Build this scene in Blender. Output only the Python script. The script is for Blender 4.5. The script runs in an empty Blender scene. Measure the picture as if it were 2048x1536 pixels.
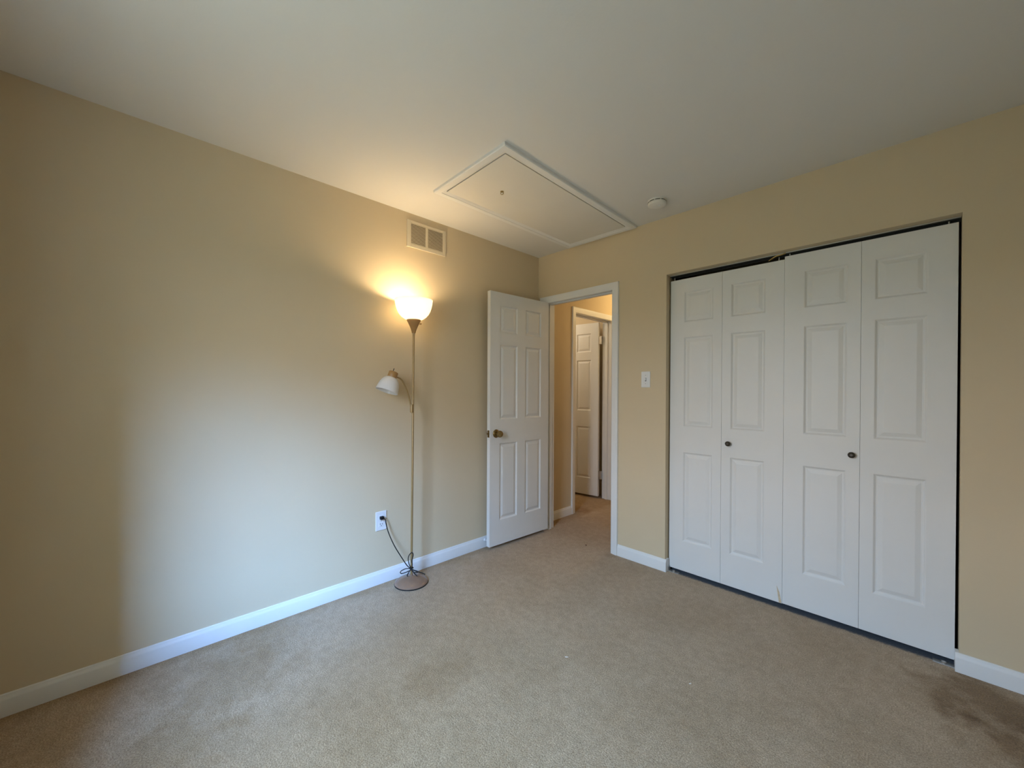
import bpy, bmesh, math, random
from mathutils import Vector, Matrix
random.seed(7)
S = bpy.context.scene
COL = S.collection

# ------------------------------------------------------------------ camera
cam_data = bpy.data.cameras.new('camera')
cam_data.sensor_fit = 'HORIZONTAL'
cam_data.sensor_width = 36.0
cam_data.lens = 794.2 / 2048.0 * 36.0
cam_data.shift_y = 14.85 / 2048.0
cam_data.clip_start = 0.02
cam = bpy.data.objects.new('camera', cam_data)
COL.objects.link(cam)
c_r = Vector((0.69492389, 0.71906779, 0.00472242))
c_d = Vector((0.00570825, 0.00105072, -0.99998316))
c_f = Vector((-0.71906064, 0.69493914, -0.00337445))
m3 = Matrix((c_r, -c_d, -c_f)).transposed()
cam.matrix_world = Matrix.Translation((2.4185, -2.6661, 1.2456)) @ m3.to_4x4()
S.camera = cam

# ------------------------------------------------------------------ sky, daylight, exposure
S.view_settings.view_transform = 'Standard'
S.view_settings.look = 'None'
S.view_settings.gamma = 1.0
S.view_settings.exposure = 0.14
world = bpy.data.worlds.new('sky')
S.world = world
world.use_nodes = True
nt = world.node_tree
nt.nodes.clear()
w_out = nt.nodes.new('ShaderNodeOutputWorld')
w_bg = nt.nodes.new('ShaderNodeBackground')
w_tc = nt.nodes.new('ShaderNodeTexCoord')
w_sep = nt.nodes.new('ShaderNodeSeparateXYZ')
nt.links.new(w_tc.outputs['Generated'], w_sep.inputs[0])


def w_ramp(stops):
    r = nt.nodes.new('ShaderNodeValToRGB')
    els = r.color_ramp.elements
    els[0].position = stops[0][0]; els[0].color = (*stops[0][1], 1)
    els[1].position = stops[-1][0]; els[1].color = (*stops[-1][1], 1)
    for p, c in stops[1:-1]:
        e = els.new(p); e.color = (*c, 1)
    nt.links.new(w_sep.outputs['Z'], r.inputs[0])
    return r.outputs[0]


GROUND = (.087, .100, .085); TREES = (.33, .35, .39); BLUE = (.42, .675, 1.0)
base = w_ramp([(0, GROUND), (.03, GROUND), (.08, TREES), (.28, TREES), (.46, BLUE), (.7, BLUE)])
# blue lobe added above the tree line towards +x, brightening the long wall
blue_lobe = w_ramp([(0, (0, 0, 0)), (.28, (0, 0, 0)), (.46, (.212, .456, 1.0)), (.7, (.212, .456, 1.0))])
w_mr = nt.nodes.new('ShaderNodeMapRange')
w_mr.interpolation_type = 'SMOOTHSTEP'
w_mr.inputs['From Min'].default_value = 0.30
w_mr.inputs['From Max'].default_value = 0.82
w_mr.inputs['To Min'].default_value = 0.0
w_mr.inputs['To Max'].default_value = 3.9
nt.links.new(w_sep.outputs['X'], w_mr.inputs['Value'])
w_sc = nt.nodes.new('ShaderNodeVectorMath'); w_sc.operation = 'SCALE'
nt.links.new(blue_lobe, w_sc.inputs[0])
nt.links.new(w_mr.outputs[0], w_sc.inputs['Scale'])
w_ad = nt.nodes.new('ShaderNodeVectorMath'); w_ad.operation = 'ADD'
nt.links.new(base, w_ad.inputs[0])
nt.links.new(w_sc.outputs[0], w_ad.inputs[1])
nt.links.new(w_ad.outputs[0], w_bg.inputs[0])
nt.links.new(w_bg.outputs[0], w_out.inputs[0])
w_bg.inputs[1].default_value = 38.0
WIN = (1.08, 1.80, 0.75, 2.08)       # window opening in the wall behind the camera: x0, x1, z0, z1
YB = -3.05
YT = 0.23        # thickness of the outside wall
pl = bpy.data.lights.new('window_daylight', 'AREA')
pl.shape = 'RECTANGLE'; pl.size = WIN[1] - WIN[0]; pl.size_y = WIN[3] - WIN[2]
pl.cycles.is_portal = True
po = bpy.data.objects.new('window_daylight', pl)
po.location = ((WIN[0] + WIN[1]) / 2, YB - YT - 0.01, (WIN[2] + WIN[3]) / 2)
po.rotation_euler = (math.radians(90), 0, 0)
COL.objects.link(po)
LAMP_W = 7.6
HALL_W = 11.0
hl = bpy.data.lights.new('hall_lamp', 'POINT')
hl.energy = HALL_W; hl.color = (1.0, 0.72, 0.34); hl.shadow_soft_size = 0.12
ho = bpy.data.objects.new('hall_lamp', hl)
ho.location = (0.52, 1.45, 2.25)
COL.objects.link(ho)
sl = bpy.data.lights.new('side_room_fill', 'POINT')  # unseen fill light added to brighten the second door and wall above
sl.energy = 11.0; sl.color = (1.0, 0.86, 0.64); sl.shadow_soft_size = 0.12
so = bpy.data.objects.new('side_room_fill', sl)
so.location = (-0.95, 0.55, 2.2)
COL.objects.link(so)


# ------------------------------------------------------------------ materials
def mat(name, color, rough=0.6, metal=0.0, bump=0.0, bscale=200.0, var=0.0, vscale=6.0, spec=0.5, detail=2.0):
    m = bpy.data.materials.new(name)
    m.use_nodes = True
    n = m.node_tree
    b = n.nodes['Principled BSDF']
    b.inputs['Base Color'].default_value = (*color, 1)
    b.inputs['Roughness'].default_value = rough
    b.inputs['Metallic'].default_value = metal
    b.inputs['Specular IOR Level'].default_value = spec
    tc = n.nodes.new('ShaderNodeTexCoord')
    if var > 0:
        no = n.nodes.new('ShaderNodeTexNoise')
        no.inputs['Scale'].default_value = vscale
        no.inputs['Detail'].default_value = 4
        rp = n.nodes.new('ShaderNodeValToRGB')
        rp.color_ramp.elements[0].position = 0.3
        rp.color_ramp.elements[1].position = 0.7
        rp.color_ramp.elements[0].color = (*[c * (1 - var) for c in color], 1)
        rp.color_ramp.elements[1].color = (*[min(1, c * (1 + var)) for c in color], 1)
        n.links.new(tc.outputs['Object'], no.inputs['Vector'])
        n.links.new(no.outputs[0], rp.inputs[0])
        n.links.new(rp.outputs[0], b.inputs['Base Color'])
    if bump > 0:
        n2 = n.nodes.new('ShaderNodeTexNoise')
        n2.inputs['Scale'].default_value = bscale
        n2.inputs['Detail'].default_value = detail
        bp = n.nodes.new('ShaderNodeBump')
        bp.inputs['Strength'].default_value = bump
        bp.inputs['Distance'].default_value = 0.002
        n.links.new(tc.outputs['Object'], n2.inputs['Vector'])
        n.links.new(n2.outputs[0], bp.inputs['Height'])
        n.links.new(bp.outputs[0], b.inputs['Normal'])
    return m


M = {}
M['wall'] = mat('beige_wall_paint', (0.67, 0.555, 0.385), 0.75, bump=0.10, bscale=160, var=0.012, vscale=3, spec=0.3)
M['ceiling'] = mat('ceiling_paint', (0.75, 0.735, 0.715), 0.9, bump=0.15, bscale=110, spec=0.2)
M['white'] = mat('white_trim_paint', (0.80, 0.80, 0.80), 0.42, bump=0.03, bscale=90, var=0.01, vscale=8)
M['door'] = mat('white_door_paint', (0.78, 0.775, 0.765), 0.45, bump=0.07, bscale=260, var=0.01, vscale=8)
M['hatch'] = mat('hatch_paint', (0.74, 0.715, 0.67), 0.6, bump=0.05, bscale=60, var=0.015, vscale=5)
M['dark'] = mat('dark_gap_shade', (0.012, 0.012, 0.013), 0.8)
M['track'] = mat('dark_track_metal', (0.03, 0.03, 0.03), 0.5, metal=0.6)
M['steel'] = mat('dull_steel', (0.55, 0.54, 0.52), 0.4, metal=0.9, bump=0.02)
M['brass'] = mat('aged_brass', (0.30, 0.21, 0.09), 0.28, metal=1.0, bump=0.02, var=0.2, vscale=60)
M['bronze'] = mat('dark_bronze', (0.10, 0.09, 0.08), 0.3, metal=0.85, var=0.1, vscale=60)
M['plate'] = mat('white_plastic', (0.82, 0.82, 0.83), 0.35)
M['slot'] = mat('slot_black', (0.02, 0.02, 0.02), 0.7)
M['duct'] = mat('brown_duct_shade', (0.20, 0.13, 0.07), 0.8)
M['cord'] = mat('black_rubber', (0.006, 0.006, 0.008), 0.55, spec=0.3)
M['gold'] = mat('gold_painted_metal', (0.36, 0.24, 0.105), 0.33, metal=0.35, bump=0.01, var=0.04, vscale=20)
M['cup'] = mat('tan_plastic', (0.40, 0.22, 0.08), 0.4, var=0.03, vscale=20)
M['base'] = mat('taupe_enamel', (0.27, 0.165, 0.11), 0.13, metal=0.1, var=0.03, vscale=12)
M['grille'] = mat('beige_grille_enamel', (0.66, 0.58, 0.44), 0.5, bump=0.02)
M['smoke'] = mat('smoke_alarm_plastic', (0.78, 0.76, 0.72), 0.5)
M['wood'] = mat('raw_wood', (0.62, 0.50, 0.34), 0.7, var=0.15, vscale=80)
M['lint'] = mat('white_lint', (0.8, 0.78, 0.74), 0.9, var=0.05)
M['crumb'] = mat('brown_crumb', (0.16, 0.07, 0.04), 0.8, var=0.1)
M['ring'] = mat('tarnished_hook', (0.42, 0.30, 0.12), 0.3, metal=0.8)


def shade_mat(name, col, trans):
    m = bpy.data.materials.new(name)
    m.use_nodes = True
    n = m.node_tree
    b = n.nodes['Principled BSDF']
    b.inputs['Base Color'].default_value = (*col, 1)
    b.inputs['Roughness'].default_value = 0.3
    t = n.nodes.new('ShaderNodeBsdfTranslucent')
    t.inputs['Color'].default_value = (*col, 1)
    mx = n.nodes.new('ShaderNodeMixShader')
    mx.inputs[0].default_value = trans
    n.links.new(b.outputs[0], mx.inputs[1])
    n.links.new(t.outputs[0], mx.inputs[2])
    n.links.new(mx.outputs[0], n.nodes['Material Output'].inputs[0])
    return m


M['shade'] = shade_mat('frosted_shade', (0.90, 0.86, 0.76), 0.40)
M['shade2'] = shade_mat('opal_white_shade', (0.88, 0.87, 0.87), 0.3)


def carpet_mat():
    m = bpy.data.materials.new('beige_cut_pile_carpet')
    m.use_nodes = True
    n = m.node_tree
    L = n.links.new
    b = n.nodes['Principled BSDF']
    b.inputs['Roughness'].default_value = 1.0
    b.inputs['Specular IOR Level'].default_value = 0.05
    b.inputs['Sheen Weight'].default_value = 0.15
    tc = n.nodes.new('ShaderNodeTexCoord')

    def noise(scale, detail=2.0, rough=0.5):
        k = n.nodes.new('ShaderNodeTexNoise')
        k.inputs['Scale'].default_value = scale
        k.inputs['Detail'].default_value = detail
        k.inputs['Roughness'].default_value = rough
        L(tc.outputs['Object'], k.inputs['Vector'])
        return k.outputs[0]

    def ramp(src, stops):
        r = n.nodes.new('ShaderNodeValToRGB')
        r.color_ramp.elements[0].position, c0 = stops[0]
        r.color_ramp.elements[0].color = (*c0, 1)
        r.color_ramp.elements[1].position, c1 = stops[1]
        r.color_ramp.elements[1].color = (*c1, 1)
        L(src, r.inputs[0])
        return r.outputs[0]

    def mul(a, bb, fac=1.0):
        k = n.nodes.new('ShaderNodeMixRGB')
        k.blend_type = 'MULTIPLY'
        k.inputs[0].default_value = fac
        L(a, k.inputs[1]); L(bb, k.inputs[2])
        return k.outputs[0]

    def math2(op, a, bb):
        k = n.nodes.new('ShaderNodeMath')
        k.operation = op
        for i, v in enumerate((a, bb)):
            if isinstance(v, (int, float)):
                k.inputs[i].default_value = v
            else:
                L(v, k.inputs[i])
        return k.outputs[0]

    fine = noise(210, 2.5, 0.6)
    col = ramp(fine, [(0.36, (0.335, 0.235, 0.148)), (0.64, (0.60, 0.455, 0.31))])
    col = mul(col, ramp(noise(26, 3, 0.6), [(0.34, (0.86, 0.85, 0.83)), (0.62, (1, 1, 1))]))
    col = mul(col, ramp(noise(2.3, 4, 0.62), [(0.36, (0.89, 0.865, 0.82)), (0.6, (1, 1, 1))]))
    # worn-in stains, each with a place, a radius and an irregular edge
    wob = noise(7.5, 4, 0.65)
    for (x, y, r, tint) in [(2.62, -0.20, 0.26, (0.58, 0.50, 0.38)), (2.70, -0.42, 0.22, (0.68, 0.60, 0.48)),
                            (0.95, -1.68, 0.20, (0.86, 0.82, 0.76)), (0.06, -0.95, 0.16, (0.92, 0.89, 0.8)),
                            (-0.07, 0.72, 0.16, (0.75, 0.66, 0.52)), (0.35, -2.35, 0.30, (0.84, 0.79, 0.70)),
                            (0.62, -2.55, 0.22, (0.86, 0.82, 0.74)), (0.13, -2.2, 0.2, (0.9, 0.86, 0.78)),
                            (0.78, -0.05, 0.07, (0.80, 0.76, 0.7))]:
        ds = n.nodes.new('ShaderNodeVectorMath')
        ds.operation = 'DISTANCE'
        L(tc.outputs['Object'], ds.inputs[0])
        ds.inputs[1].default_value = (x, y, 0)
        d = math2('DIVIDE', ds.outputs['Value'], r)
        d = math2('ADD', d, math2('MULTIPLY', math2('SUBTRACT', wob, 0.5), 2.2))
        col = mul(col, ramp(d, [(0.35, tint), (1.0, (1, 1, 1))]))
    # grey-brown filtration line along the skirting of the long wall
    sx = n.nodes.new('ShaderNodeSeparateXYZ')
    L(tc.outputs['Object'], sx.inputs[0])
    dx = math2('ADD', math2('DIVIDE', sx.outputs['X'], 0.10), math2('MULTIPLY', math2('SUBTRACT', wob, 0.5), 1.6))
    col = mul(col, ramp(dx, [(0.25, (0.80, 0.74, 0.62)), (1.0, (1, 1, 1))]))
    # carpet coloured blue-black from the closet doors inward
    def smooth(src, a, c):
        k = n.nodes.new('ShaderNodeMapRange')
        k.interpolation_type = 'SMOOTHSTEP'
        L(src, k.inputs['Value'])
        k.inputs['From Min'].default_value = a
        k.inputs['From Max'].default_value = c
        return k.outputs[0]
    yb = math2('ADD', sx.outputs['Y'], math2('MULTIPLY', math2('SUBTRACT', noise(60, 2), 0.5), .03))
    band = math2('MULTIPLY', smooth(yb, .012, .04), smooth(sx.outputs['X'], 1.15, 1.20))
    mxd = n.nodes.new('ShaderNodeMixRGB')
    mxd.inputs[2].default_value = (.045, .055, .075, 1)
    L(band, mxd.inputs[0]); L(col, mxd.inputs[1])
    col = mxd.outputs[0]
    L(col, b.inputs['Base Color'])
    h = math2('ADD', math2('MULTIPLY', noise(190, 2.5, 0.6), 1.0), math2('MULTIPLY', noise(60, 2, 0.5), 0.6))
    bp = n.nodes.new('ShaderNodeBump')
    bp.inputs['Strength'].default_value = 0.75
    bp.inputs['Distance'].default_value = 0.006
    L(h, bp.inputs['Height'])
    L(bp.outputs[0], b.inputs['Normal'])
    return m


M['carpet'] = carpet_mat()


# ------------------------------------------------------------------ mesh helpers
def finish(name, bm, m, parent=None, smooth=None, bevel=0.0):
    bmesh.ops.recalc_face_normals(bm, faces=bm.faces)
    me = bpy.data.meshes.new(name)
    bm.to_mesh(me)
    bm.free()
    me.materials.append(m)
    o = bpy.data.objects.new(name, me)
    COL.objects.link(o)
    if parent is not None:
        o.parent = parent
    if smooth is not None:
        for p in me.polygons:
            p.use_smooth = True
        me.set_sharp_from_angle(angle=math.radians(smooth))
    if bevel > 0:
        b = o.modifiers.new('bevel', 'BEVEL')
        b.width = bevel
        b.segments = 2
        b.limit_method = 'ANGLE'
    return o


def tag(o, label=None, cat=None, group=None, kind=None):
    for k, v in (('label', label), ('category', cat), ('group', group), ('kind', kind)):
        if v:
            o[k] = v
    return o


def empty(name, loc=(0, 0, 0), rotz=0.0, label=None, cat=None, group=None, kind=None):
    o = bpy.data.objects.new(name, None)
    o.location = loc
    o.rotation_euler = (0, 0, rotz)
    o.empty_display_size = 0.05
    COL.objects.link(o)
    return tag(o, label, cat, group, kind)


def box(bm, x0, x1, y0, y1, z0, z1):
    vs = [bm.verts.new((x, y, z)) for x in (x0, x1) for y in (y0, y1) for z in (z0, z1)]
    for f in ((0, 1, 3, 2), (4, 6, 7, 5), (0, 4, 5, 1), (2, 3, 7, 6), (0, 2, 6, 4), (1, 5, 7, 3)):
        bm.faces.new([vs[i] for i in f])


def boxes(*bs):
    bm = bmesh.new()
    for b in bs:
        box(bm, *b)
    return bm


def lathe(prof, seg=40, mtx=None, bm=None, cap0=True, cap1=True):
    bm = bm or bmesh.new()
    rings = []
    for r, z in prof:
        ring = []
        for i in range(seg):
            a = 2 * math.pi * i / seg
            v = Vector((r * math.cos(a), r * math.sin(a), z))
            ring.append(bm.verts.new(mtx @ v if mtx else v))
        rings.append(ring)
    for a, b in zip(rings, rings[1:]):
        for i in range(seg):
            j = (i + 1) % seg
            bm.faces.new((a[i], a[j], b[j], b[i]))
    if cap0:
        bm.faces.new(rings[0])
    if cap1:
        bm.faces.new(rings[-1])
    return bm


def axis_mtx(origin, axis):
    q = Vector((0, 0, 1)).rotation_difference(Vector(axis).normalized())
    return Matrix.Translation(origin) @ q.to_matrix().to_4x4()


def catmull(pts, n=8):
    P = [Vector(p) for p in pts]
    P = [P[0] * 2 - P[1]] + P + [P[-1] * 2 - P[-2]]
    out = []
    for i in range(1, len(P) - 2):
        a, b, c, d = P[i - 1], P[i], P[i + 1], P[i + 2]
        for k in range(n):
            t = k / n
            out.append(0.5 * ((2 * b) + (c - a) * t + (2 * a - 5 * b + 4 * c - d) * t * t + (3 * b - a - 3 * c + d) * t ** 3))
    out.append(P[-2])
    return out


def tube(bm, pts, r, seg=8):
    up = Vector((0.3, 0.2, 1)).normalized()
    rings = []
    for i, p in enumerate(pts):
        t = (pts[min(i + 1, len(pts) - 1)] - pts[max(i - 1, 0)]).normalized()
        s = t.cross(up)
        if s.length < 0.05:
            s = t.cross(Vector((1, 0, 0)))
        s.normalize()
        up = s.cross(t).normalized()
        rings.append([bm.verts.new(p + (s * math.cos(2 * math.pi * k / seg) + up * math.sin(2 * math.pi * k / seg)) * r) for k in range(seg)])
    for a, b in zip(rings, rings[1:]):
        for k in range(seg):
            j = (k + 1) % seg
            bm.faces.new((a[k], a[j], b[j], b[k]))
    bm.faces.new(rings[0])
    bm.faces.new(rings[-1])


def sweep(stations, normal, prof, closed=False, bm=None):
    """stations: (point, outward mitre vector); prof: (u outward, v along normal)."""
    bm = bm or bmesh.new()
    N = Vector(normal)
    rows = [[bm.verts.new(Vector(p) + Vector(mv) * u + N * v) for u, v in prof] for p, mv in stations]
    pairs = list(zip(rows, rows[1:])) + ([(rows[-1], rows[0])] if closed else [])
    for a, b in pairs:
        for i in range(len(prof) - 1):
            bm.faces.new((a[i], a[i + 1], b[i + 1], b[i]))
    if not closed:
        bm.faces.new(rows[0])
        bm.faces.new(rows[-1])
    return bm


CASING = [(0, 0), (0, .007), (.004, .010), (.012, .0105), (.020, .0125), (.036, .015), (.050, .0165), (.0555, .0155), (.057, .012), (.057, 0)]
BASE_PROF = [(0, .0), (.013, .0), (.013, .062), (.0118, .066), (.0095, .071), (.007, .076), (.0062, .081), (.0035, .084), (0, .084)]   # (out from wall, z)


def skirting(bm, a, b, out, z0=0.0):
    """baseboard between floor points a and b; out = unit vector away from the wall."""
    rows = []
    for p in (a, b):
        rows.append([bm.verts.new((p[0] + out[0] * o, p[1] + out[1] * o, z + z0)) for o, z in BASE_PROF])
    n = len(BASE_PROF)
    for i in range(n):
        j = (i + 1) % n
        bm.faces.new((rows[0][i], rows[0][j], rows[1][j], rows[1][i]))
    bm.faces.new(rows[0])
    bm.faces.new(rows[1])


def panel_face(bm, W, H, y, sgn, panels, depth=0.0085):
    """moulded door face in the plane y; sgn = direction of the outward normal along y. panels: (x0, x1, z0, z1)."""
    xs = sorted(set([0.0, W] + [v for p in panels for v in p[:2]]))
    zs = sorted(set([0.0, H] + [v for p in panels for v in p[2:]]))
    cache = {}

    def vert(x, z, d=0.0):
        k = (round(x, 5), round(z, 5), round(d, 5))
        if k not in cache:
            cache[k] = bm.verts.new((x, y - sgn * d, z))
        return cache[k]

    for i in range(len(xs) - 1):
        for j in range(len(zs) - 1):
            cx, cz = (xs[i] + xs[i + 1]) / 2, (zs[j] + zs[j + 1]) / 2
            if any(p[0] < cx < p[1] and p[2] < cz < p[3] for p in panels):
                continue
            bm.faces.new((vert(xs[i], zs[j]), vert(xs[i + 1], zs[j]), vert(xs[i + 1], zs[j + 1]), vert(xs[i], zs[j + 1])))
    for (x0, x1, z0, z1) in panels:
        # the outer edge needs every grid vertex that lies on it, so bridge through a list of steps
        rings = []
        for ins, d in ((0, 0), (.003, .0018), (.007, .0062), (.011, depth), (.017, depth), (.021, depth * .82), (.034, .0028), (.037, .0022)):
            rings.append([(x0 + ins, z0 + ins, d), (x1 - ins, z0 + ins, d), (x1 - ins, z1 - ins, d), (x0 + ins, z1 - ins, d)])
        vr = [[vert(*q) for q in r] for r in rings]
        for a, b in zip(vr, vr[1:]):
            for k in range(4):
                l = (k + 1) % 4
                bm.faces.new((a[k], a[l], b[l], b[k]))
        bm.faces.new(vr[-1])


def door_slab(W, H, T, panels, both=True):
    bm = bmesh.new()
    panel_face(bm, W, H, 0.0, -1, panels)
    if both:
        panel_face(bm, W, H, T, 1, panels)
    else:
        vs = [bm.verts.new(c) for c in ((0, T, 0), (W, T, 0), (W, T, H), (0, T, H))]
        bm.faces.new(vs)
    for quad in (((0, 0, 0), (W, 0, 0), (W, T, 0), (0, T, 0)), ((0, 0, H), (W, 0, H), (W, T, H), (0, T, H)),
                 ((0, 0, 0), (0, T, 0), (0, T, H), (0, 0, H)), ((W, 0, 0), (W, T, 0), (W, T, H), (W, 0, H))):
        bm.faces.new([bm.verts.new(c) for c in quad])
    return bm


# ------------------------------------------------------------------ room shell
H = 2.44
XR = 3.0            # wall beside the camera
T = 0.115           # partition thickness
OX0, OX1, OZ = 0.075, 0.775, 2.035        # rough opening of the bedroom door
KX0, KX1, KZ = 1.187, 2.537, 2.046        # closet opening

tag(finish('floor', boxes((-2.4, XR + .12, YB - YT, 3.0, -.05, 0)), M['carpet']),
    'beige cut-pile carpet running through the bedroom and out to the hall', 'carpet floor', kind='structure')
tag(finish('ceiling', boxes((-2.4, XR + .12, YB - YT, 3.0, H, H + .05)), M['ceiling']),
    'plain off-white painted ceiling above the bedroom and hall', 'ceiling', kind='structure')
tag(finish('wall_left', boxes((-.12, 0, YB - YT, 0, 0, H)), M['wall']),
    'long beige wall behind the floor lamp, with the vent and outlet', 'wall', kind='structure')
tag(finish('wall_far', boxes((-.12, OX0, 0, T, 0, H), (OX0, OX1, 0, T, OZ, H), (OX1, KX0, 0, T, 0, H),
                             (KX0, KX1, 0, T, KZ, H), (KX1, XR + .12, 0, T, 0, H)), M['wall']),
    'beige wall holding the open doorway, the light switch and the closet', 'wall', kind='structure')
tag(finish('wall_right', boxes((XR, XR + .12, YB - YT, 0, 0, H)), M['wall']),
    'beige bedroom wall to the side of the closet, beyond the picture edge', 'wall', kind='structure')
tag(finish('wall_near', boxes((0, WIN[0], YB - YT, YB, 0, H), (WIN[1], XR, YB - YT, YB, 0, H),
                              (WIN[0], WIN[1], YB - YT, YB, 0, WIN[2]), (WIN[0], WIN[1], YB - YT, YB, WIN[3], H)), M['wall']),
    'beige bedroom wall with the daylight window, opposite the closet', 'wall', kind='structure')
# window frame in the near wall (lets the daylight in)
bm = bmesh.new()
fx0, fx1, fz0, fz1 = WIN
for b in ((fx0, fx0 + .04, fz0, fz1), (fx1 - .04, fx1, fz0, fz1), (fx0 + .04, fx1 - .04, fz0, fz0 + .04), (fx0 + .04, fx1 - .04, fz1 - .04, fz1)):
    box(bm, b[0], b[1], YB - .09, YB - .04, b[2], b[3])
tag(finish('window_1', bm, M['white']), 'white window frame letting daylight in opposite the closet', 'window', kind='structure')

# closet interior
tag(finish('wall_closet', boxes((KX0 - .2, KX1 + .2, .72, .80, 0, H), (KX0 - .28, KX0 - .2, T, .80, 0, H), (KX1 + .2, KX1 + .28, T, .80, 0, H)), M['wall']),
    'dark closet interior walls behind the folding doors', 'wall', kind='structure')

# hall beyond the door
HX = -0.04
HY0, HY1, HZ = 0.605, 1.275, 2.03      # doorway in the hall's side wall
tag(finish('wall_hall_side', boxes((HX - T, HX, T, HY0 - .018, 0, H), (HX - T, HX, HY1 + .018, 3.0, 0, H), (HX - T, HX, HY0 - .018, HY1 + .018, HZ + .018, H)), M['wall']),
    'golden beige hall wall seen through the open doorway, with a second doorway', 'wall', kind='structure')
tag(finish('wall_hall_end', boxes((HX, 1.0, 2.6, 2.7, 0, H), (.98, 1.06, .80, 2.6, 0, H), (.82, .9, T, .80, 0, H)), M['wall']),
    'beige hall walls out of sight around the doorway', 'wall', kind='structure')
tag(finish('wall_side_room', boxes((-2.4, -2.3, .115, 1.5, 0, H), (-2.3, HX - T, 1.40, 1.50, 0, H), (-2.3, HX - T, T, .2, 0, H)), M['wall']),
    'beige wall of the room across the hall, above its open door', 'wall', kind='structure')

# ------------------------------------------------------------------ trim
# bedroom door casing, jambs and stops
JX0, JX1, JZ = 0.091, 0.759, 2.017
bm = bmesh.new()
sweep([((JX0 - .004, 0, 0), (-1, 0, 0)), ((JX0 - .004, 0, JZ - .004), (-1, 0, 1)), ((JX1 + .004, 0, JZ - .004), (1, 0, 1)), ((JX1 + .004, 0, 0), (1, 0, 0))], (0, -1, 0), CASING, bm=bm)
tr = tag(finish('trim_1', bm, M['white'], smooth=25), 'white moulded casing around the open bedroom doorway', 'door casing', kind='structure')
finish('jamb', boxes((OX0, JX0, 0, T, 0, JZ), (JX1, OX1, 0, T, 0, JZ), (OX0, OX1, 0, T, JZ, OZ)), M['white'], tr)
finish('door_stop_strip', boxes((JX0, JX0 + .011, .040, .075, 0, JZ - .011), (JX1 - .011, JX1, .040, .075, 0, JZ - .011), (JX0, JX1, .040, .075, JZ - .011, JZ)), M['white'], tr)
finish('strike_plate', boxes((JX1 - .0015, JX1 + .001, .004, .034, .875, .935)), M['brass'], tr)
# hall side casing of the second doorway
bm = sweep([((HX, HY0 - .004, 0), (0, -1, 0)), ((HX, HY0 - .004, HZ - .004 + .008), (0, -1, 1)), ((HX, HY1 + .004, HZ - .004 + .008), (0, 1, 1)), ((HX, HY1 + .004, 0), (0, 1, 0))], (1, 0, 0), CASING)
tr2 = tag(finish('trim_2', bm, M['white'], smooth=25), 'white casing of the second doorway, out in the hall', 'door casing', kind='structure')
finish('jamb', boxes((HX - T, HX, HY0 - .018, HY0, 0, HZ), (HX - T, HX, HY1, HY1 + .018, 0, HZ), (HX - T, HX, HY0 - .018, HY1 + .018, HZ, HZ + .018)), M['white'], tr2)
finish('door_stop_strip', boxes((HX - .075, HX - .045, HY1 - .011, HY1, 0, HZ), (HX - .075, HX - .045, HY0, HY0 + .011, 0, HZ), (HX - .075, HX - .045, HY0, HY1, HZ - .011, HZ)), M['white'], tr2)

# baseboards
bm = bmesh.new(); skirting(bm, (0, YB), (0, -.017), (1, 0))
tag(finish('baseboard_left', bm, M['white'], smooth=25), 'white baseboard along the long wall behind the floor lamp', 'baseboard', kind='structure')
bm = bmesh.new(); skirting(bm, (JX1 + .062, 0), (KX0 + .012, 0), (0, -1)); box(bm, KX0, KX0 + .012, 0, .036, 0, .082)
tag(finish('baseboard_far', bm, M['white'], smooth=25), 'short white baseboard between the doorway casing and the closet', 'baseboard', kind='structure')
bm = bmesh.new(); skirting(bm, (KX1 - .012, 0), (XR, 0), (0, -1)); box(bm, KX1 - .012, KX1, 0, .036, 0, .082)
tag(finish('baseboard_right', bm, M['white'], smooth=25), 'white baseboard running off from the far side of the closet', 'baseboard', kind='structure')
bm = bmesh.new(); skirting(bm, (HX, T), (HX, HY0 - .062), (1, 0))
tag(finish('baseboard_hall', bm, M['white'], smooth=25), 'white baseboard in the hall, seen through the open doorway', 'baseboard', kind='structure')

# ------------------------------------------------------------------ bedroom door (six panels, swung into the room)
DW, DH, DT = 0.655, 1.986, 0.035
cols = ((.094, .280), (.369, .556))
rows = ((.192, .797), (.985, 1.577), (1.672, 1.886))
panels = [(a, b, c, d) for a, b in cols for c, d in rows]
d1 = tag(finish('door_1', door_slab(DW, DH, DT, panels), M['door']), 'white six-panel door standing open into the bedroom beside the long wall', 'door', kind='structure')
d1.location = (0.091, -0.004, 0.028)
d1.rotation_euler = (0, 0, math.radians(-92.3))


def passage_knob(parent, x, z, y, sgn):
    """round knob; axis along local y."""
    mt = axis_mtx((x, y, z), (0, sgn, 0))
    kn = finish('door_knob', lathe([(.012, .0), (.012, .022), (.017, .028), (.0245, .034), (.027, .042), (.0265, .052), (.022, .059), (.012, .061), (.0, .0615)][:-1], 32, mt), M['brass'], parent, smooth=40)
    finish('rosette', lathe([(.033, 0), (.033, .003), (.029, .008), (.018, .011), (.013, .012)], 32, mt), M['brass'], kn, smooth=40)
    return kn


passage_knob(d1, DW - .062, .877, DT, 1)
passage_knob(d1, DW - .062, .877, 0, -1)
finish('latch_plate', boxes((DW - .001, DW + .0012, .006, .029, .849, .905)), M['brass'], d1)
lb = boxes((DW, DW + .009, .011, .024, .870, .884)); finish('latch_bolt', lb, M['brass'], d1)
for hz in (.20, 1.0, 1.78):
    hg = finish('hinge', lathe([(.006, hz - .045), (.006, hz + .045)], 16, Matrix.Translation((-.004, -.004, 0))), M['steel'], d1, smooth=40)

# ------------------------------------------------------------------ door in the room across the hall
d4 = tag(finish('door_4', door_slab(.655, 2.005, DT, panels), M['door']), 'white panel door standing open in the second doorway beyond the hall', 'door', kind='structure')
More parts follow.
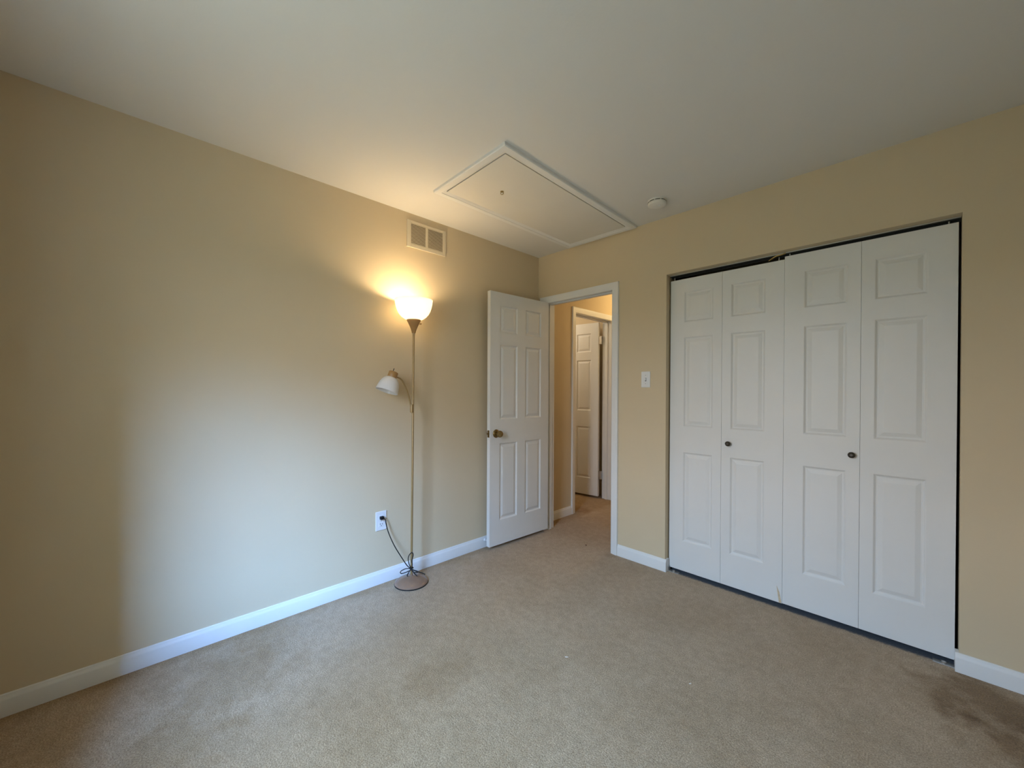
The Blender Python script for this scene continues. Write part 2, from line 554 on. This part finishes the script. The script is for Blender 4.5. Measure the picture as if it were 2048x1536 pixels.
# hinge stile at the far jamb, door reaching into the other room (towards -x)
d4.location = (-0.185, 1.262, 0.025)
d4.rotation_euler = (0, 0, math.radians(180 + 7))
# local x now runs towards -x; local y towards -y
for hz in (.245, 1.80):
    finish('hinge', boxes((-.034, .0, .0, .028, hz - .045, hz + .045)), M['steel'], d4)

# ------------------------------------------------------------------ closet: two bifold pairs
LW = 0.332
KY = 0.048


def bifold(name, x0, z0, h, tilt, label, knob_leaf, knob_x):
    root = empty(name, (x0, KY, z0), 0, label, 'closet door', 'folding closet doors', 'structure')
    root.rotation_euler = (0, math.radians(tilt), 0)
    zr = [(r0 * 1.0 + .006, r1 + .006) for r0, r1 in ((.196, .802), (.978, 1.582), (1.684, 1.889))]
    for k in range(2):
        px = (.093, .279) if (k == 0) else (.052, .238)
        lf = finish('leaf', door_slab(LW, h, .033, [(px[0], px[1], a, b) for a, b in zr]), M['door'], root)
        lf.location = (k * (LW + .0012), 0, 0)
        pin_x = .022 if k == 0 else LW - .03
        finish('pivot_pin', lathe([(.003, h), (.003, h + .022)], 10, Matrix.Translation((pin_x, .012, 0))), M['steel'], lf, smooth=40)
        if k == knob_leaf:
            mt = axis_mtx((knob_x, 0, .895), (0, -1, 0))
            finish('door_knob', lathe([(.0095, 0), (.0095, .002), (.006, .005), (.006, .012), (.012, .017), (.0155, .022), (.0155, .026), (.012, .030), (.007, .0315), (.006, .0325)], 28, mt), M['bronze'], lf, smooth=40)
            if name == 'door_2':
                # splintered lower corner of the leaf
                bmx = bmesh.new()
                pts = [(LW - .001, 0, .002), (LW - .014, 0, .002), (LW - .026, 0, .095), (LW - .012, 0, .06)]
                va = [bmx.verts.new((x, -.0012, z)) for x, y, z in pts]
                vb = [bmx.verts.new((x, .002, z)) for x, y, z in pts]
                bmx.faces.new(va); bmx.faces.new(vb)
                for i in range(4):
                    j = (i + 1) % 4
                    bmx.faces.new((va[i], va[j], vb[j], vb[i]))
                tag(finish('splinter', bmx, M['wood'], lf), 'pale splintered sliver at the bottom corner')
    return root


bifold('door_2', 1.1940, .022, 1.983, 0.08, 'white folding closet door pair closest to the light switch, hanging slightly lower', 1, .045)
d3 = bifold('door_3', 1.8606, .023, 1.997, 0.06, 'white folding closet door pair with the knob beside its middle seam, nearer the window wall', 0, .302)

# top track with its bent guide
tk = tag(finish('closet_track', boxes((KX0 + .002, KX1 - .002, .055, .058, KZ - .012, KZ), (KX0 + .002, KX1 - .002, .080, .083, KZ - .018, KZ), (KX0 + .002, KX1 - .002, .055, .083, KZ - .002, KZ)), M['track']),
         'dark metal track running above the white closet doors', 'door track')
finish('lip', boxes((KX0 + .002, KX1 - .002, .0525, .055, KZ - .006, KZ)), M['steel'], tk)
bm = bmesh.new()
tube(bm, catmull([(1.782, .055, 2.016), (1.80, .050, 2.024), (1.822, .048, 2.033), (1.85, .050, 2.036), (1.865, .053, 2.041)], 4), .0045, 6)
tag(finish('snubber_guide', bm, M['ring'], tk, smooth=40), 'bent brass-coloured guide arm')


def bracket(x, y, label, sx=1):
    o = empty('floor_bracket', (x, y, 0), 0, label, 'door bracket', 'closet door floor brackets')
    finish('foot', boxes((-.035, .035, -.012, .022, 0, .004)), M['steel'], o, bevel=.001)
    finish('upright', boxes((-.036 if sx > 0 else .032, -.032 if sx > 0 else .036, -.010, .020, .004, .030)), M['steel'], o)
    finish('pivot_socket', lathe([(.008, .004), (.008, .012)], 14), M['steel'], o, smooth=40)
    return o


bracket(1.236, .030, 'small metal floor bracket under the closet door nearest the doorway')
bracket(2.492, .022, 'small metal floor bracket under the closet edge by the last baseboard', -1)

# ------------------------------------------------------------------ attic hatch
Q = [(1.018, -1.368), (.972, -.020), (.366, -.035), (.376, -1.354)]       # outer outline on the ceiling


def inset(poly, d):
    n = len(poly)
    out = []
    cx = sum(p[0] for p in poly) / n; cy = sum(p[1] for p in poly) / n
    lines = []
    for i in range(n):
        a = Vector(poly[i]); b = Vector(poly[(i + 1) % n])
        t = (b - a).normalized(); nn = Vector((-t.y, t.x))
        if nn.dot(Vector((cx, cy)) - a) < 0:
            nn = -nn
        lines.append((a + nn * d, t))
    for i in range(n):
        p, t = lines[i - 1]; q, s = lines[i]
        den = t.x * s.y - t.y * s.x
        k = ((q.x - p.x) * s.y - (q.y - p.y) * s.x) / den
        out.append((p.x + t.x * k, p.y + t.y * k))
    return out


hatch = empty('attic_hatch', (.68, -.69, H), 0, 'rectangular white attic hatch with moulded frame set in the ceiling', 'attic hatch')
bm = bmesh.new()
rows_ = []
for ins, dz in ((0, 0), (0, .014), (.004, .018), (.034, .0175), (.036, .015), (.055, .0085), (.0565, .007), (.0565, -.02)):
    rows_.append([bm.verts.new((x - .68, y + .69, -dz)) for x, y in inset(Q, ins)])
for a, b in zip(rows_, rows_[1:]):
    for k in range(4):
        l = (k + 1) % 4
        bm.faces.new((a[k], a[l], b[l], b[k]))
finish('frame', bm, M['white'], hatch, smooth=30)
bm = bmesh.new()
pin = [(x - .0028, y + .0028) for x, y in inset(Q, .0600)]
lo = [bm.verts.new((x - .68, y + .69, -.0078)) for x, y in pin]
hi = [bm.verts.new((x - .68, y + .69, .0)) for x, y in pin]
bm.faces.new(lo); bm.faces.new(hi)
for k in range(4):
    l = (k + 1) % 4
    bm.faces.new((lo[k], lo[l], hi[l], hi[k]))
finish('panel', bm, M['hatch'], hatch)
bm = bmesh.new()
gp = inset(Q, .0560)
bm.faces.new([bm.verts.new((x - .68, y + .69, -.0006)) for x, y in gp])
finish('gap_shade', bm, M['dark'], hatch)  # dark sheet standing in for the shade in the joint around the panel
bm = lathe([(.011, -.007), (.011, -.009), (.004, -.011), (.003, -.013)], 20, Matrix.Translation((-.017, -.370, 0)))
rp = [Vector((-.017 + .0075 * math.cos(a), -.370 + .005 * math.cos(a), -.018 + .008 * math.sin(a))) for a in [i * math.pi / 10 for i in range(21)]]
tube(bm, rp, .0018, 6)
tag(finish('pull_hook', bm, M['ring'], hatch, smooth=40), 'small brass screw hook')

# ------------------------------------------------------------------ smoke alarm
sa = empty('smoke_alarm', (1.250, -.277, H), 0, 'round white smoke alarm on the ceiling above the closet', 'smoke alarm')
finish('base', lathe([(.056, 0), (.056, -.008), (.054, -.010), (.050, -.010)], 48), M['smoke'], sa, smooth=30)
finish('body', lathe([(.049, -.010), (.0545, -.0145), (.0545, -.026), (.052, -.031), (.040, -.036), (.020, -.0375), (.004, -.0377)], 48), M['smoke'], sa, smooth=30)
for k in range(9):
    bm = bmesh.new()
    a0 = 2 * math.pi * k / 9 + .1
    pr = []
    for i in range(9):
        a = a0 + i / 8 * .52
        pr.append([bm.verts.new((r * math.cos(a), r * math.sin(a), z)) for r, z in ((.0500, -.0102), (.0548, -.0102), (.0553, -.0143), (.0505, -.0143))])
    for a, b in zip(pr, pr[1:]):
        for i in range(4):
            j = (i + 1) % 4
            bm.faces.new((a[i], a[j], b[j], b[i]))
    bm.faces.new(pr[0]); bm.faces.new(pr[-1])
    finish('vent_slot', bm, M['slot'], sa)
finish('test_button', lathe([(.008, -.036), (.008, -.0385), (.006, -.039)], 20, Matrix.Translation((.018, -.006, 0))), M['plate'], sa, smooth=30)

# ------------------------------------------------------------------ return-air vent on the long wall
vt = empty('air_vent', (0, -1.165, 2.30), 0, 'beige rectangular air vent high on the wall above the floor lamp', 'vent')
y0, y1, z0, z1 = -.157, .155, -.090, .092       # outer frame in local y, z
b1, b2 = (-.127, -.012), (.006, .129)           # two louvre banks
zb0, zb1 = -.063, .074
finish('frame', boxes((0, .009, y0, b1[0], z0, z1), (0, .009, b2[1], y1, z0, z1), (0, .009, b1[1], b2[0], zb0, zb1),
                      (0, .009, b1[0], b2[1], z0, zb0), (0, .009, b1[0], b2[1], zb1, z1)), M['grille'], vt, bevel=.002)
finish('duct_shadow', boxes((0, .0012, b1[0], b2[1], zb0, zb1)), M['duct'], vt)  # flat brown sheet carries the shade of the duct behind the slats
for (ya, yb) in (b1, b2):
    bm = bmesh.new()
    ns = 15
    for i in range(ns):
        z = zb0 + (i + .5) * (zb1 - zb0) / ns
        pts = [(.0015, z + .0026), (.0060, z + .0022), (.0082, z + .0004), (.0082, z - .0026), (.0070, z - .0028), (.0015, z + .0012)]
        A = [bm.verts.new((x, ya, zz)) for x, zz in pts]
        B = [bm.verts.new((x, yb, zz)) for x, zz in pts]
        bm.faces.new(A); bm.faces.new(B)
        for k in range(6):
            l = (k + 1) % 6
            bm.faces.new((A[k], A[l], B[l], B[k]))
    finish('louver', bm, M['grille'], vt)
for yy in (-.143, .142):
    finish('screw', lathe([(.004, .009), (.004, .0105), (.002, .011)], 12, axis_mtx((0, yy, .0), (1, 0, 0))), M['grille'], vt, smooth=40)

# ------------------------------------------------------------------ light switch
sw = empty('light_switch', (1.040, 0, 1.326), 0, 'white single-toggle light switch on the wall between doorway and closet', 'light switch')
finish('plate', boxes((-.034, .034, -.006, 0, -.057, .057)), M['plate'], sw, bevel=.003)
finish('toggle', boxes((-.0045, .0045, -.016, -.005, -.008, .011)), M['plate'], sw, bevel=.001)
finish('toggle_slot', boxes((-.0055, .0055, -.0066, -.0055, -.012, .012)), M['slot'], sw)
for zz in (-.030, .030):
    finish('screw', lathe([(.003, .006), (.003, .0072), (.0015, .0076)], 12, axis_mtx((0, 0, zz), (0, -1, 0))), M['steel'], sw, smooth=40)

# ------------------------------------------------------------------ wall outlet
ot = empty('wall_outlet', (0, -1.497, .402), 0, 'white duplex wall outlet above the baseboard with a black plug in it', 'outlet')
finish('plate', boxes((0, .006, -.037, .037, -.061, .061)), M['plate'], ot, bevel=.003)
for zz in (.022, -.022):
    s = finish('socket', boxes((.005, .0075, -.017, .017, zz - .0145, zz + .0145)), M['plate'], ot, bevel=.002)
    finish('slot', boxes((.0072, .0079, -.0085, -.0060, zz - .002, zz + .008), (.0072, .0079, .0060, .0085, zz - .002, zz + .007), (.0072, .0079, -.0022, .0022, zz - .010, zz - .0055)), M['slot'], s)
finish('screw', lathe([(.003, .006), (.003, .0072), (.0015, .0076)], 12, axis_mtx((0, 0, 0), (1, 0, 0))), M['steel'], ot, smooth=40)

# ------------------------------------------------------------------ spring door stop on the baseboard
ds = empty('door_stop', (.013, -.632, .060), 0, 'white-tipped spring door stop on the baseboard beside the open door', 'door stop')
bm = bmesh.new()
hel = [Vector((.004 + .045 * i / 120, .0055 * math.cos(i * .62), .0055 * math.sin(i * .62))) for i in range(121)]
tube(bm, hel, .0011, 5)
finish('spring', bm, M['plate'], ds, smooth=60)
finish('mount', lathe([(.013, 0), (.013, .004), (.008, .009)], 18, axis_mtx((0, 0, 0), (1, 0, 0))), M['plate'], ds, smooth=40)
finish('tip', lathe([(.006, .046), (.0085, .050), (.0085, .060), (.006, .063)], 18, axis_mtx((0, 0, 0), (1, 0, 0))), M['plate'], ds, smooth=40)

# ------------------------------------------------------------------ floor lamp
LX, LY = .136, -1.354
lamp = empty('floor_lamp', (LX, LY, 0), 0, 'tan torchiere floor lamp with lit bowl shade and unlit side reading shade', 'floor lamp')
finish('base', lathe([(.104, .005), (.1045, .010), (.101, .015), (.092, .022), (.075, .031), (.052, .038), (.030, .043), (.017, .046), (.011, .049), (.009, .058)], 64), M['base'], lamp, smooth=35)
finish('base_rim', lathe([(.103, 0), (.1055, .001), (.1055, .006), (.104, .0075)], 64), M['track'], lamp, smooth=35)
lean = Matrix.Shear('XY', 4, (.004, .004))
finish('pole', lathe([(.0072, .045), (.0072, 1.10), (.0066, 1.102), (.0066, 1.62)], 20, lean), M['gold'], lamp, smooth=35)
tx, ty = .004 * 1.66, .004 * 1.66
TM = Matrix.Translation((tx, ty, 0))
finish('shade_cup', lathe([(.0105, 1.608), (.0125, 1.612), (.0135, 1.618), (.019, 1.636), (.027, 1.655), (.036, 1.674), (.045, 1.690), (.0455, 1.694), (.040, 1.694)], 40, TM), M['cup'], lamp, smooth=35)
finish('rotary_switch', lathe([(.0035, .028), (.0035, .042), (.005, .043), (.005, .050)], 12, TM @ axis_mtx((0, 0, 1.668), (.72, .69, 0))), M['cup'], lamp, smooth=35)
outer = [(.043, 1.692), (.060, 1.700), (.078, 1.713), (.093, 1.730), (.1035, 1.750), (.111, 1.772), (.1160, 1.795), (.1185, 1.815), (.1195, 1.820)]
inner = [(r - .003, z + .001) for r, z in reversed(outer)]
finish('lamp_shade', lathe(outer + inner, 64, TM, cap0=False, cap1=False), M['shade'], lamp, smooth=50)
bl = bpy.data.lights.new('bulb_light', 'POINT')
bl.energy = LAMP_W; bl.color = (1.0, 0.77, 0.46); bl.shadow_soft_size = .028
bo = bpy.data.objects.new('bulb_light', bl)
bo.parent = lamp; bo.location = (tx, ty, 1.772)
COL.objects.link(bo)
finish('bulb_socket', lathe([(.016, 1.690), (.016, 1.725), (.012, 1.730)], 20, TM), M['plate'], lamp, smooth=35)

# side arm with the reading shade (local coordinates, arm runs towards -y)
finish('arm_clamp', lathe([(.0085, 1.098), (.0105, 1.100), (.0105, 1.148), (.0085, 1.152)], 20, Matrix.Translation((.003, -.004, 0))), M['gold'], lamp, smooth=35)
bm = bmesh.new()
tube(bm, catmull([(-.004, -.004, 1.120), (-.006, -.010, 1.165), (-.010, -.027, 1.228), (-.011, -.054, 1.287), (-.011, -.078, 1.314), (-.011, -.108, 1.325)], 8), .0052, 10)
finish('gooseneck_arm', bm, M['gold'], lamp, smooth=40)
A = Vector((0.0, -.36, -.93)).normalized()            # axis the reading shade points along
P0 = Vector((-.011, -.121, 1.356))
mt = axis_mtx(P0, A)
finish('reading_socket', lathe([(.022, 0), (.0275, .002), (.029, .005), (.029, .040), (.027, .043)], 36, mt), M['cup'], lamp, smooth=35)
out2 = [(.028, .038), (.036, .043), (.046, .053), (.054, .066), (.060, .082), (.065, .102), (.068, .122), (.069, .130)]
in2 = [(r - .0028, z + .0005) for r, z in reversed(out2)]
finish('reading_shade', lathe(out2 + in2, 56, mt, cap0=False, cap1=False), M['shade2'], lamp, smooth=50)
finish('reading_switch', lathe([(.0025, -.020), (.0025, .001)], 10, mt @ Matrix.Translation((0, .006, 0))), M['cord'], lamp, smooth=35)
finish('plug', boxes((-.136 + .0075, -.136 + .030, -.156, -.132, .414, .434)), M['cord'], lamp, bevel=.004)
# cord: from the plug down to the pole, tied there in a loose bow
R_ = Vector((.695, .719, 0)); N_ = Vector((.719, -.695, 0)); U_ = Vector((0, 0, 1))


def at(r, z, nn=0.0):
    return R_ * r + U_ * z + N_ * nn


bm = bmesh.new()
kz = .098
knot = at(0, kz, .011)
tube(bm, catmull([(-.112, -.140, .422), (-.104, -.128, .412), (-.099, -.125, .385), (-.088, -.112, .325), (-.065, -.085, .245), (-.038, -.050, .170), (-.016, -.022, .115), at(0, kz, .010)], 8), .0031, 8)
tube(bm, catmull([knot, at(-.012, .130, .012), at(-.018, .158, .010), at(-.011, .185, .012), at(.004, .201, .012), at(.013, .196, .012), at(.014, .180, .012), at(.006, .150, .013), at(.009, .125, .012), at(.004, kz, .011)], 6), .0028, 7)
tube(bm, catmull([knot, at(-.030, .099, .014), at(-.058, .087, .016), at(-.066, .076, .018), at(-.055, .0715, .022), at(-.026, .080, .020), at(0, .090, .013)], 6), .0028, 7)
tube(bm, catmull([knot, at(.020, .090, .014), at(.042, .086, .018), at(.046, .079, .020), at(.028, .078, .022), at(.006, .089, .014)], 6), .0028, 7)
tube(bm, catmull([knot, at(-.010, .080, .020), at(-.019, .064, .030), at(-.013, .060, .034)], 6), .0031, 7)
tube(bm, catmull([knot, at(.016, .080, .018), at(.034, .068, .028), at(.046, .060, .034)], 6), .0031, 7)
tube(bm, catmull([knot, at(.026, .086, .016), at(.060, .078, .018), at(.094, .066, .020)], 6), .0031, 7)
ring = [at(.0115 * math.cos(a), kz + .003 * math.sin(3 * a), .0115 * math.sin(a)) for a in [i * math.pi / 10 for i in range(21)]]
tube(bm, ring, .0034, 7)
finish('cord', bm, M['cord'], lamp, smooth=60)

# ------------------------------------------------------------------ specks on the carpet


def speck(name, x, y, s, m, label):
    bm = bmesh.new()
    bmesh.ops.create_icosphere(bm, subdivisions=2, radius=1.0)
    for v in bm.verts:
        k = 1 + random.uniform(-.3, .3)
        v.co = Vector((v.co.x * s[0] * k, v.co.y * s[1] * k, (v.co.z * k * .6 + .5) * s[2]))
    o = tag(finish(name, bm, m, smooth=60), label, 'speck')
    o.location = (x, y, .001)
    o.rotation_euler = (0, 0, random.uniform(0, 3))


speck('carpet_crumb', .545, -.02, (.009, .006, .006), M['crumb'], 'tiny brown crumb on the carpet in the open doorway')
speck('lint_fluff', 1.271, -1.195, (.008, .002, .003), M['lint'], 'tiny white lint fluff on the carpet in the middle of the room')
speck('lint_thread', 1.738, -.948, (.006, .002, .003), M['lint'], 'tiny white thread on the carpet before the second closet pair')
